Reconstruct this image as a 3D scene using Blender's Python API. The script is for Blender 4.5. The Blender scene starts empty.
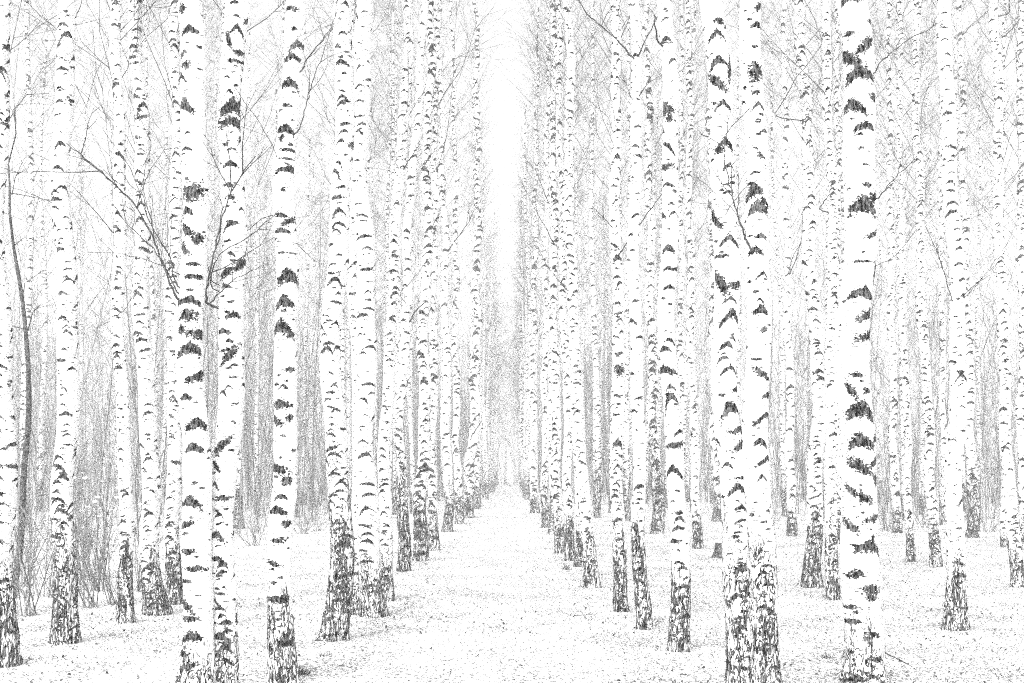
import bpy, math
import numpy as np

# ------------------------------------------------------------------ basics
SC = bpy.context.scene
COL = SC.collection
RNG = np.random.default_rng(20)
F, CX, HY, EYE = 1100.0, 511.0, 472.0, 1.6      # focal length (px), principal column, horizon row, eye height


def depth(yb):
    return EYE * F / (yb - HY)


def px_x(x, Z):
    return (x - CX) * Z / F


def px_h(y, Z):
    return EYE + (HY - y) * Z / F


def tag(o, label=None, cat=None, group=None, kind=None):
    if label: o['label'] = label
    if cat: o['category'] = cat
    if group: o['group'] = group
    if kind: o['kind'] = kind
    return o


def empty(name, loc, label, cat, group=None):
    o = bpy.data.objects.new(name, None)
    o.empty_display_size = 0.3
    COL.objects.link(o)
    o.location = loc
    return tag(o, label, cat, group)


def link(name, me, parent=None, loc=(0, 0, 0)):
    o = bpy.data.objects.new(name, me)
    COL.objects.link(o)
    o.location = loc
    if parent: o.parent = parent
    return o


def make_mesh(name, verts, faces, mat, attrs=None, smooth=True):
    """verts (N,3); faces (M,k) with one k."""
    me = bpy.data.meshes.new(name)
    verts = np.asarray(verts, np.float32); faces = np.asarray(faces, np.int32)
    M, k = faces.shape
    me.vertices.add(len(verts)); me.vertices.foreach_set('co', verts.ravel())
    me.loops.add(M * k); me.loops.foreach_set('vertex_index', faces.ravel())
    me.polygons.add(M); me.polygons.foreach_set('loop_start', np.arange(0, M * k, k, dtype=np.int32))
    me.polygons.foreach_set('use_smooth', np.full(M, smooth))
    if attrs:
        for a, v in attrs.items():
            at = me.attributes.new(a, 'FLOAT', 'POINT')
            at.data.foreach_set('value', np.asarray(v, np.float32).ravel())
    me.update(calc_edges=True)
    me.materials.append(mat)
    return me


def vnoise(x, y, seed=0):
    """smooth 2D value noise in -1..1"""
    def h(i, j):
        n = np.sin(i * 127.1 + j * 311.7 + seed * 74.7) * 43758.5453
        return (n - np.floor(n)) * 2 - 1
    i, j = np.floor(x), np.floor(y)
    fx, fy = x - i, y - j
    fx = fx * fx * (3 - 2 * fx); fy = fy * fy * (3 - 2 * fy)
    return (h(i, j) * (1 - fx) + h(i + 1, j) * fx) * (1 - fy) + (h(i, j + 1) * (1 - fx) + h(i + 1, j + 1) * fx) * fy


# ------------------------------------------------------------------ materials
def new_mat(name):
    m = bpy.data.materials.new(name); m.use_nodes = True
    nt = m.node_tree
    b = nt.nodes['Principled BSDF']
    b.inputs['Roughness'].default_value = 0.9
    b.inputs['Specular IOR Level'].default_value = 0.0
    return m, nt, b


def N(nt, t, **kw):
    n = nt.nodes.new(t)
    for k, v in kw.items(): setattr(n, k, v)
    return n


def math_node(nt, op, a, b=None, clamp=False):
    n = N(nt, 'ShaderNodeMath', operation=op); n.use_clamp = clamp
    for i, v in enumerate((a, b)):
        if v is None: continue
        if isinstance(v, (int, float)): n.inputs[i].default_value = v
        else: nt.links.new(v, n.inputs[i])
    return n.outputs[0]


def remap(nt, v, a, b, c=0.0, d=1.0):
    n = N(nt, 'ShaderNodeMapRange'); n.interpolation_type = 'SMOOTHSTEP'
    nt.links.new(v, n.inputs['Value'])
    for k, x in zip(('From Min', 'From Max', 'To Min', 'To Max'), (a, b, c, d)): n.inputs[k].default_value = x
    return n.outputs[0]


def noise(nt, vec, scale, detail=3.0, distortion=0.0, rough=0.55):
    n = N(nt, 'ShaderNodeTexNoise')
    n.inputs['Scale'].default_value = scale; n.inputs['Detail'].default_value = detail
    n.inputs['Distortion'].default_value = distortion; n.inputs['Roughness'].default_value = rough
    nt.links.new(vec, n.inputs['Vector'])
    return n.outputs['Fac']


def scaled(nt, vec, s):
    n = N(nt, 'ShaderNodeVectorMath', operation='MULTIPLY')
    nt.links.new(vec, n.inputs[0]); n.inputs[1].default_value = s
    return n.outputs[0]


def grey_mix(nt, fac, a, b):
    """a/b: float or socket, result float"""
    n = N(nt, 'ShaderNodeMix'); n.data_type = 'FLOAT'
    nt.links.new(fac, n.inputs[0])
    for i, v in ((2, a), (3, b)):
        if isinstance(v, (int, float)): n.inputs[i].default_value = v
        else: nt.links.new(v, n.inputs[i])
    return n.outputs[0]


def object_coords(nt):
    tc = N(nt, 'ShaderNodeTexCoord'); oi = N(nt, 'ShaderNodeObjectInfo')
    r = math_node(nt, 'MULTIPLY', oi.outputs['Random'], 57.0)
    cb = N(nt, 'ShaderNodeCombineXYZ')
    for i in range(3): nt.links.new(r, cb.inputs[i])
    ad = N(nt, 'ShaderNodeVectorMath', operation='ADD')
    nt.links.new(tc.outputs['Object'], ad.inputs[0]); nt.links.new(cb.outputs[0], ad.inputs[1])
    return ad.outputs[0]


def bark_material():
    m, nt, b = new_mat('birch_bark')
    co = object_coords(nt)
    mk = N(nt, 'ShaderNodeAttribute'); mk.attribute_name = 'mark'
    ro = N(nt, 'ShaderNodeAttribute'); ro.attribute_name = 'rough'
    # dark scars with ragged edges
    n1 = noise(nt, scaled(nt, co, (60, 60, 85)), 1.0, 4.0)
    n0 = noise(nt, scaled(nt, co, (19, 19, 30)), 1.0, 2.0)
    e = math_node(nt, 'ADD', math_node(nt, 'MULTIPLY', math_node(nt, 'SUBTRACT', n1, 0.5), 2.9), math_node(nt, 'MULTIPLY', math_node(nt, 'SUBTRACT', n0, 0.5), 1.6))
    mask1 = remap(nt, math_node(nt, 'ADD', mk.outputs['Fac'], e), -0.14, 0.06)
    # corky fissured foot of the trunk
    f1 = noise(nt, scaled(nt, co, (30, 30, 3.2)), 1.0, 2.0, 0.6)
    f2 = noise(nt, scaled(nt, co, (70, 70, 26)), 1.0, 2.0)
    fs = math_node(nt, 'ADD', math_node(nt, 'MULTIPLY', f1, 0.92), math_node(nt, 'MULTIPLY', f2, 0.08))
    fs = math_node(nt, 'ADD', math_node(nt, 'MULTIPLY', math_node(nt, 'SUBTRACT', fs, 0.5), 2.6), 0.5)
    mask2 = remap(nt, math_node(nt, 'SUBTRACT', ro.outputs['Fac'], fs), -0.04, 0.10)
    # fine lenticels
    l1 = noise(nt, scaled(nt, co, (16, 16, 130)), 1.0, 1.0)
    l2 = noise(nt, scaled(nt, co, (3, 3, 3)), 1.0, 2.0)
    mask3 = math_node(nt, 'MULTIPLY', remap(nt, l1, 0.63, 0.68), remap(nt, l2, 0.46, 0.58, 0.0, 0.95))
    def ridge(v): return math_node(nt, 'ABSOLUTE', math_node(nt, 'SUBTRACT', v, 0.5))
    # pale cracks through the cork, dark hairline cracks in the white bark just above it
    cr = ridge(noise(nt, scaled(nt, co, (27, 27, 3.6)), 1.0, 2.0, 0.9))
    pale = remap(nt, cr, 0.028, 0.052, 1.0, 0.0)
    hl = ridge(noise(nt, scaled(nt, co, (24, 24, 7.0)), 1.0, 4.0, 1.6))
    zone = remap(nt, ro.outputs['Fac'], -0.30, 0.35, 0.0, 0.05)
    hair = remap(nt, math_node(nt, 'SUBTRACT', zone, hl), -0.012, 0.008)
    mask2 = math_node(nt, 'MULTIPLY', mask2, math_node(nt, 'SUBTRACT', 1.0, math_node(nt, 'MULTIPLY', pale, 0.9)))
    mm = math_node(nt, 'MAXIMUM', mask1, math_node(nt, 'MAXIMUM', mask2, hair))
    white = grey_mix(nt, remap(nt, noise(nt, scaled(nt, co, (9, 9, 14)), 1.0, 5.0), 0.3, 0.75), 0.84, 0.68)
    white = grey_mix(nt, mask3, white, 0.13)
    dk = remap(nt, noise(nt, scaled(nt, co, (75, 75, 22)), 1.0, 3.0), 0.40, 0.66, 0.004, 0.12)
    v = grey_mix(nt, mm, white, dk)
    cb = N(nt, 'ShaderNodeCombineColor')
    for i in range(3): nt.links.new(v, cb.inputs[i])
    nt.links.new(cb.outputs[0], b.inputs['Base Color'])
    bp = N(nt, 'ShaderNodeBump'); bp.inputs['Strength'].default_value = 0.7; bp.inputs['Distance'].default_value = 0.012
    hgt = math_node(nt, 'ADD', math_node(nt, 'MULTIPLY', mm, 0.6), math_node(nt, 'MULTIPLY', n1, 0.4))
    nt.links.new(hgt, bp.inputs['Height']); nt.links.new(bp.outputs[0], b.inputs['Normal'])
    return m


def plain(name, lo, hi, scale=20.0, island=False):
    m, nt, b = new_mat(name)
    if island:
        g = N(nt, 'ShaderNodeNewGeometry'); f = g.outputs['Random Per Island']
        v = remap(nt, f, 0.0, 1.0, lo, hi)
    else:
        co = object_coords(nt)
        v = remap(nt, noise(nt, co, scale, 4.0), 0.3, 0.7, lo, hi)
    cb = N(nt, 'ShaderNodeCombineColor')
    for i in range(3): nt.links.new(v, cb.inputs[i])
    nt.links.new(cb.outputs[0], b.inputs['Base Color'])
    return m


def snow_material(name, amount):
    m, nt, b = new_mat(name)
    tc = N(nt, 'ShaderNodeTexCoord'); co = tc.outputs['Object']
    sp = noise(nt, co, 42.0, 3.0, 0.3, 0.65)               # crumbs of bark and leaf in the snow
    patch = noise(nt, co, 1.1, 4.0)
    th = remap(nt, patch, 0.3, 0.7, amount * 0.72, amount)
    crumbs = remap(nt, math_node(nt, 'ADD', sp, th), 0.70, 0.76)
    soft = remap(nt, math_node(nt, 'ADD', noise(nt, co, 27.0, 4.0, 0.2, 0.7), th), 0.76, 0.82)
    v = grey_mix(nt, crumbs, grey_mix(nt, soft, 0.86, 0.36), 0.16)
    cb = N(nt, 'ShaderNodeCombineColor')
    for i in range(3): nt.links.new(v, cb.inputs[i])
    nt.links.new(cb.outputs[0], b.inputs['Base Color'])
    bp = N(nt, 'ShaderNodeBump'); bp.inputs['Strength'].default_value = 0.5; bp.inputs['Distance'].default_value = 0.05
    nt.links.new(noise(nt, co, 9.0, 6.0), bp.inputs['Height']); nt.links.new(bp.outputs[0], b.inputs['Normal'])
    return m


M_BARK = bark_material()
M_TWIG = plain('birch_twig', 0.07, 0.22, 30)
M_LIMB = plain('grey_limb', 0.03, 0.10, 25)
M_BRUSH = plain('grey_brush', 0.07, 0.42, island=True)
M_SHRUB = plain('shrub_stem', 0.07, 0.36, island=True)
M_SAPLING = plain('dark_sapling_bark', 0.02, 0.12, 28)
M_LITTER = plain('leaf_litter', 0.04, 0.3, island=True)
M_STUBBLE = plain('dry_grass', 0.06, 0.25, island=True)
M_SNOW = snow_material('snow', 0.235)
M_TRACK = snow_material('trodden_snow', 0.222)
M_SNOWCAP = plain('snow_cap', 0.82, 0.88, 8)
M_STUMP = plain('mossy_stump_bark', 0.01, 0.16, 22)


# ------------------------------------------------------------------ tubes (branches, twigs, stems)
def tubes(P, R, sides=3, base=0):
    """P (n,K,3) polylines, R (n,K) radii -> verts, quad faces"""
    P = np.asarray(P, float); R = np.asarray(R, float)
    n, K, _ = P.shape
    T = np.empty_like(P)
    T[:, 1:-1] = P[:, 2:] - P[:, :-2]; T[:, 0] = P[:, 1] - P[:, 0]; T[:, -1] = P[:, -1] - P[:, -2]
    T /= np.linalg.norm(T, axis=2, keepdims=True) + 1e-9
    up = np.where(np.abs(T[:, :1, 2:3]) > 0.9, np.array([1.0, 0.0, 0.0]), np.array([0.0, 0.0, 1.0]))
    A = np.cross(T, np.broadcast_to(up, T.shape)); A /= np.linalg.norm(A, axis=2, keepdims=True) + 1e-9
    B = np.cross(T, A)
    th = np.arange(sides) * 2 * np.pi / sides
    V = P[:, :, None] + R[:, :, None, None] * (np.cos(th)[None, None, :, None] * A[:, :, None] + np.sin(th)[None, None, :, None] * B[:, :, None])
    idx = np.arange(n * K * sides).reshape(n, K, sides) + base
    a = idx[:, :-1]; c = idx[:, 1:]
    Fq = np.stack([a, np.roll(a, -1, 2), np.roll(c, -1, 2), c], -1).reshape(-1, 4)
    return V.reshape(-1, 3), Fq


class Bag:
    def __init__(s): s.v, s.f, s.n = [], [], 0
    def add(s, P, R, sides=3):
        v, f = tubes(P, R, sides, s.n); s.v.append(v); s.f.append(f); s.n += len(v)
    def mesh(s, name, mat): return make_mesh(name, np.concatenate(s.v), np.concatenate(s.f), mat)


def grow(rng, origin, direction, length, K, bend=0.15, lift=0.0):
    """n polylines from origins along directions, wandering a little"""
    n = len(origin)
    d = direction / np.linalg.norm(direction, axis=1, keepdims=True)
    P = np.empty((n, K, 3)); P[:, 0] = origin
    step = (length / (K - 1))[:, None]
    for k in range(1, K):
        d = d + rng.normal(0, bend, (n, 3)); d[:, 2] += lift
        d /= np.linalg.norm(d, axis=1, keepdims=True)
        P[:, k] = P[:, k - 1] + d * step
    return P


def at_param(P, t):
    """points on polylines P (n,K,3) at parameters t (n,m)"""
    n, K, _ = P.shape
    s = t * (K - 1); i = np.minimum(s.astype(int), K - 2); f = (s - i)[..., None]
    r = np.arange(n)[:, None]
    return P[r, i] * (1 - f) + P[r, i + 1] * f, P[r, i + 1] - P[r, i]


def crown_mesh(seed, H0=4.2, H1=20.5):
    """ascending limbs and hair-fine twigs of a bare birch, origin at the trunk's foot"""
    rng = np.random.default_rng(seed); bag = Bag()
    n = 108
    t = rng.random(n) ** 0.75
    h = H0 + (H1 - H0) * t
    az = rng.random(n) * 2 * np.pi
    L = (0.5 + 2.3 * np.minimum(1, t * 4 + .25) * (1 - t) ** 0.7 * rng.uniform(0.4, 1.0, n))
    el = np.radians(rng.uniform(38, 66, n))
    d = np.stack([np.cos(az) * np.cos(el), np.sin(az) * np.cos(el), np.sin(el)], 1)
    o = np.stack([0 * h, 0 * h, h], 1)
    P = grow(rng, o, d, L, 6, 0.15, 0.04)
    R = (0.0066 * (L / 2.2) ** 0.6)[:, None] * np.linspace(1, 0.25, 6)[None]
    bag.add(P, R)
    m = 8
    tt = rng.uniform(0.2, 1.0, (n, m))
    O, D = at_param(P, tt)
    O = O.reshape(-1, 3); D = D.reshape(-1, 3); D /= np.linalg.norm(D, axis=1, keepdims=True)
    D = D + rng.normal(0, 0.45, D.shape)
    L2 = rng.uniform(0.25, 0.95, len(O))
    P2 = grow(rng, O, D, L2, 4, 0.16, -0.03)
    bag.add(P2, (0.0020 * rng.uniform(0.7, 1.3, len(O)))[:, None] * np.linspace(1, 0.45, 4)[None])
    tt = rng.uniform(0.25, 1.0, (len(P2), 2))
    O, D = at_param(P2, tt)
    O = O.reshape(-1, 3); D = D.reshape(-1, 3); D /= np.linalg.norm(D, axis=1, keepdims=True) + 1e-9
    D = D + rng.normal(0, 0.5, D.shape)
    P3 = grow(rng, O, D, rng.uniform(0.15, 0.5, len(O)), 3, 0.15, -0.1)
    bag.add(P3, np.full((len(O), 1), 0.0014) * np.linspace(1, 0.5, 3)[None])
    return bag.mesh('birch_crown', M_TWIG)


# ------------------------------------------------------------------ trunks
def mark_field(kind, du, dv, w, h, s=0.0):
    """signed field of one bark scar: > 0 inside. du, dv in metres"""
    a = du / (w / 2)
    aa = np.abs(a)
    if kind == 'tri':
        lean = s * h * 0.35
        x = dv - lean * a
        top = h * 0.55 * (1 - aa ** 1.15) * 1.05
        bot = -h * 0.45 + h * 0.42 * (1 - a * a) * 0.55
        return np.minimum(np.minimum((top - x), (x - bot)) / (0.28 * h), (1.05 - aa) * 2.2)
    if kind == 'chev':
        a = a + s * 0.22 * (1 - a * a)                      # apex off centre
        aa = np.abs(a)
        pw = 1.15 + abs(math.sin(s * 9)) * 1.5
        c = h * 0.45 - h * 0.95 * aa ** pw + s * h * 0.35 * a
        arm = np.clip(1.0 - 0.55 * np.sign(s * 7 % 1 - .5) * a * (abs(s) > .25), .35, 1.6)   # one arm heavier
        t = h * (0.33 - 0.17 * aa) * arm
        return np.minimum(1 - np.abs(dv - c) / t, (1.02 - aa) * 2.5)
    if kind == 'diag':
        x = dv - s * (h * 0.42) * a
        return 1 - np.sqrt(a * a + (x / (h * 0.30)) ** 2)
    if kind == 'vert':
        return 1 - np.sqrt((du / (w / 2)) ** 2 + (dv / (h / 2)) ** 2)
    return 1 - np.sqrt(a * a + (dv / (h / 2)) ** 2)          # line, blob


def trunk_mesh(seed, cent, r_of, H, step, hvis, hand, gen, rough_h, rough_max, flare=0.55):
    """cent(h)->(x,y) offsets; hand: marks (kind, theta, h, w, ht, s); gen: generic marks settings or None"""
    rng = np.random.default_rng(seed)
    r0 = float(r_of(np.array([1.5]))[0])
    n = int(np.clip(math.ceil(2 * math.pi * r0 / step), 14, 150))
    hs = np.concatenate([np.arange(-0.12, hvis, step * 1.05), np.linspace(hvis, H, max(4, int((H - hvis) / 0.4)))[0 if hvis < H else 1:]])
    th = np.linspace(-np.pi, np.pi, n, endpoint=False)
    TH, HH = np.meshgrid(th, hs)
    r = r_of(hs)
    k, ph = rng.integers(3, 6), rng.random() * 6.28
    fl = 1 + flare * np.exp(-np.maximum(HH, 0) / 0.20) * (1 + 0.4 * np.cos(k * TH + ph)) + 0.10 * np.exp(-np.maximum(HH, 0) / 0.9)
    bump = 1 + 0.05 * vnoise(np.cos(TH) * 1.1 + 7, HH * 5.5 + np.sin(TH), seed + 1) + 0.05 * vnoise(np.cos(TH) * 1.7 + seed, HH * 2.3 + np.sin(TH) * 1.7, seed)
    RR = r[:, None] * fl * bump
    rough_base = np.clip(1 - HH / max(rough_h, 0.05), 0, 1)
    RR = RR * (1 + 0.11 * rough_base * vnoise(TH * 4.0, HH * 8.0, seed + 3))
    cx, cy = cent(hs)
    V = np.stack([cx[:, None] + RR * np.sin(TH), cy[:, None] - RR * np.cos(TH), HH], -1)
    field = np.full(HH.shape, -1.0)
    marks = list(hand)
    if gen:
        d = 2 * r0
        top = min(hvis * 1.05, H)
        blocked = np.array([m[2] for m in hand if abs(m[1]) < 1.3]) if hand else np.empty(0)
        for q in range(gen.get('sectors', 3)):
            th0 = -np.pi + q * 2 * np.pi / gen.get('sectors', 3) + 1.05 if gen.get('sectors', 3) == 3 else -np.pi + q * 2 * np.pi / gen['sectors']
            h = rng.uniform(0, 0.2)
            while h < top:
                near = 0.55 if h < rough_h * 1.9 else 1.0
                h += gen['gap'] * (near + 0.035 * max(h - 3, 0)) * rng.uniform(0.45, 1.6)
                tq = th0 + rng.normal(0, 0.38)
                if len(blocked) and abs((tq + np.pi) % (2 * np.pi) - np.pi) < 1.15 and np.min(np.abs(blocked - h)) < gen['gap'] * 0.75: continue
                w = d * rng.uniform(*gen['w']) * rng.choice([1, 1, .6, .45]) * gen.get('big', 1); ht = w * rng.uniform(*gen['asp'])
                kd = 'tri' if rng.random() < gen['bold'] else 'chev'
                if rng.random() < 0.2: kd = rng.choice(['diag', 'line', 'diag'])
                marks.append((kd, tq, h, w * (.7 if kd == 'line' else 1), ht * (.5 if kd == 'line' else 1), rng.normal(0, 0.7)))
        for _ in range(int(top * gen['dots'])):
            w = rng.uniform(0.012, 0.05)
            marks.append(('line', rng.uniform(-np.pi, np.pi), rng.uniform(0, top), w, w * rng.uniform(0.25, 0.6), 0))
    for kd, t0, h0, w, ht, s in marks:
        lo, hi = np.searchsorted(hs, (h0 - ht * 1.3, h0 + ht * 1.3))
        if hi <= lo: continue
        rr = float(r_of(np.array([h0]))[0])
        du = ((th - t0 + np.pi) % (2 * np.pi) - np.pi) * rr
        c = np.abs(du) < w * 0.8
        if not c.any(): continue
        f = mark_field(kd, du[None, c], (hs[lo:hi] - h0)[:, None], w, ht, s)
        field[lo:hi, c] = np.maximum(field[lo:hi, c], np.clip(f, -1, 1))
    rb = HH / max(rough_h, 0.05)
    q = np.clip((1.6 - rb + 0.4 * vnoise(TH * 2.2, HH * 3, seed + 9)) / 1.25, 0, 1)
    rough = -0.35 + (rough_max + 0.35) * q * q * (3 - 2 * q)
    idx = np.arange(HH.size).reshape(HH.shape)
    a = idx[:-1]; b = np.roll(a, -1, 1); c = np.roll(idx[1:], -1, 1); d_ = idx[1:]
    Fq = np.stack([a, b, c, d_], -1).reshape(-1, 4)
    return make_mesh('birch_trunk', V.reshape(-1, 3), Fq, M_BARK, {'mark': field, 'rough': rough})


CROWNS = [crown_mesh(100 + i) for i in range(6)]
BROW = dict(gap=0.073, w=(0.42, 0.82), asp=(0.28, 0.55), bold=0.22, dots=28)
BOLD = dict(gap=0.12, w=(0.4, 0.8), asp=(0.35, 0.6), bold=0.75, dots=12)
FINE = dict(gap=0.078, w=(0.34, 0.78), asp=(0.35, 0.7), bold=0.45, dots=40)
SPARSE = dict(gap=0.2, w=(0.25, 0.55), asp=(0.2, 0.45), bold=0.3, dots=30)


# Every tree of the front rows: foot (px), width at mid height (px), centre line (px, row), row where the corky foot ends, darkness of the foot, marks
H_F = [('tri',845,5,15,9,0),('line',845,38,9,4,0),('line',867,26,5,5,0),('diag',861,51,20,17,1),('diag',845,61,14,18,-1),('tri',854,80,26,17,-.1),
       ('line',868,102,6,8,0),('tri',848,112,19,15,-.5),('tri',860,132,19,10,.2),('line',861,190,9,4,0),('tri',857,211,26,19,-.1),('diag',870,200,10,12,1),
       ('diag',868,238,12,9,.8),('line',857,265,22,2.5,0),('vert',874,275,3,22,0),('tri',858,297,26,12,-.2),('diag',866,315,20,15,1),('diag',869,335,19,15,1),
       ('line',850,376,11,5,0),('diag',847,393,11,16,-1),('line',862,392,9,5,0),('tri',858,413,29,20,-.2),('diag',873,437,6,14,1),('tri',857,443,25,15,-.2),
       ('diag',855,467,25,18,-.9),('diag',871,462,11,12,1),('diag',848,491,10,12,-1),('diag',861,498,15,10,-.7),('vert',856,494,4,15,0),('line',872,480,5,9,0),
       ('diag',869,518,16,10,.5),('diag',847,525,13,14,-1),('tri',864,547,25,14,-.3),('vert',868,541,4,13,0),('line',852,573,14,6,0),('line',866,588,20,8,0),
       ('line',866,596,9,5,0),('line',848,606,10,4,0),('line',849,620,13,4,0),('diag',867,632,14,8,-.4),('line',862,636,8,6,0),('line',870,656,14,5,0),('tri',852,676,13,8,.5),('line',866,673,12,4,0)]
H_A6 = [('tri',196,39,16,8,0),('line',191,72,10,6,0),('tri',191,113,15,13,-.5),('diag',183,63,8,9,1),('chev',182,84,9,8,0),('vert',188,17,6,8,0),('tri',206,4,8,6,0),
        ('line',199,198,24,15,0),('tri',191,216,12,9,0),('diag',194,236,18,15,-.8),('line',204,243,10,9,0),('diag',189,252,10,15,-.8),('line',200,268,15,3,0),
        ('line',200,280,18,4,0),('line',195,293,6,3,0),('tri',194,304,22,9,0),('line',193,318,18,10,0),('line',204,336,12,8,0),('line',186,332,7,9,0),
        ('tri',196,352,21,13,.1),('diag',202,378,15,13,.8),('tri',191,399,12,7,0),('tri',201,426,19,13,.2),('tri',198,449,18,9,0),('line',199,483,6,3,0),
        ('tri',193,503,22,12,-.3),('diag',189,524,13,9,.5),('line',192,551,16,5,0),('line',200,568,20,5,0),('line',188,580,10,4,0),('diag',190,605,12,14,-.7),
        ('line',192,617,18,5,0),('tri',195,636,20,12,.2),('line',187,652,9,5,0),('diag',192,664,14,9,.4)]
H_A7 = [('tri',235,112,20,16,.3),('tri',237,127,20,12,-.2),('diag',243,265,10,15,1),('diag',228,275,13,12,.8),('tri',236,317,12,8,0),('tri',226,333,12,7,0),
        ('diag',233,355,18,16,1),('diag',225,445,18,14,1),('chev',240,35,14,8,0),('diag',232,45,8,16,-1),('line',243,56,9,5,0),('line',241,65,11,3,0),('tri',234,168,13,6,0),
        ('line',234,188,14,4,0),('line',234,200,10,4,0),('line',236,378,8,2,0),('line',237,404,6,3,0),('diag',218,466,9,9,-1),('line',226,498,16,4,0)]
H_A8 = [('line',290,7,11,5,0),('line',294,28,6,3,0),('tri',297,44,13,10,.4),('tri',291,57,17,8,0),('tri',290,84,17,11,-.3),('line',286,105,10,3,0),('tri',286,130,16,10,-.3),
        ('line',282,138,6,6,0),('line',289,150,13,3,0),('line',288,159,14,2,0),('tri',290,170,18,8,0),('diag',281,216,12,7,-.4),('diag',291,221,12,10,.8),('tri',282,232,15,5,0),
        ('line',286,254,20,2,0),('tri',289,279,20,16,.2),('tri',286,304,18,14,-.1),('tri',283,330,20,16,-.3),('line',291,370,9,4,0),('chev',285,388,10,4,0),('line',282,405,18,8,0),
        ('diag',276,420,12,12,-.9),('line',290,418,6,6,0),('line',285,436,5,2,0),('diag',277,468,19,15,-.6),('line',288,481,9,8,0),('tri',282,497,12,6,0),('tri',278,511,18,9,-.2),
        ('line',288,523,8,6,0),('line',281,540,14,5,0),('diag',276,563,14,8,-.6),('line',281,598,20,7,0),('tri',287,640,12,12,0)]
H_D1 = [('chev',715,42,18,8,0),('line',718,27,10,5,0),('chev',717,70,20,9,-.3),('diag',714,87,16,16,-1),('diag',728,72,6,26,.9),('chev',720,111,17,8,0),('chev',722,150,18,10,0),
        ('line',716,155,8,6,0),('chev',726,245,20,9,0),('line',717,259,10,3,0),('diag',717,285,12,22,-1),('chev',727,303,14,5,0),('chev',728,321,22,13,0),('diag',712,220,7,20,-1),
        ('line',732,288,12,7,0),('chev',727,372,18,8,0),('tri',737,391,9,7,0),('chev',730,415,20,13,-.6),('diag',742,430,14,10,.5),('diag',738,446,16,11,1),('line',741,478,14,3,0),
        ('chev',735,490,20,10,0),('line',738,567,10,8,0)]
H_D2 = [('line',753,78,13,16,0),('tri',753,33,10,6,0),('diag',755,14,9,11,1),('chev',755,112,13,6,0),('line',752,98,7,4,0),('line',751,54,6,3,0),('tri',761,136,8,4,0),
        ('tri',750,196,14,16,.3),('tri',755,212,18,14,0),('diag',761,205,9,10,-1),('tri',758,240,11,6,0),('tri',752,254,12,8,0),('chev',760,278,13,6,0),('line',752,294,5,3,0),
        ('tri',757,313,14,9,0),('line',760,332,6,5,0),('diag',759,375,16,12,-.8),('tri',765,396,8,6,0),('chev',763,420,17,10,0),('tri',758,443,12,9,-.4),('chev',765,462,15,8,0),
        ('chev',759,478,10,6,0)]

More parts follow.
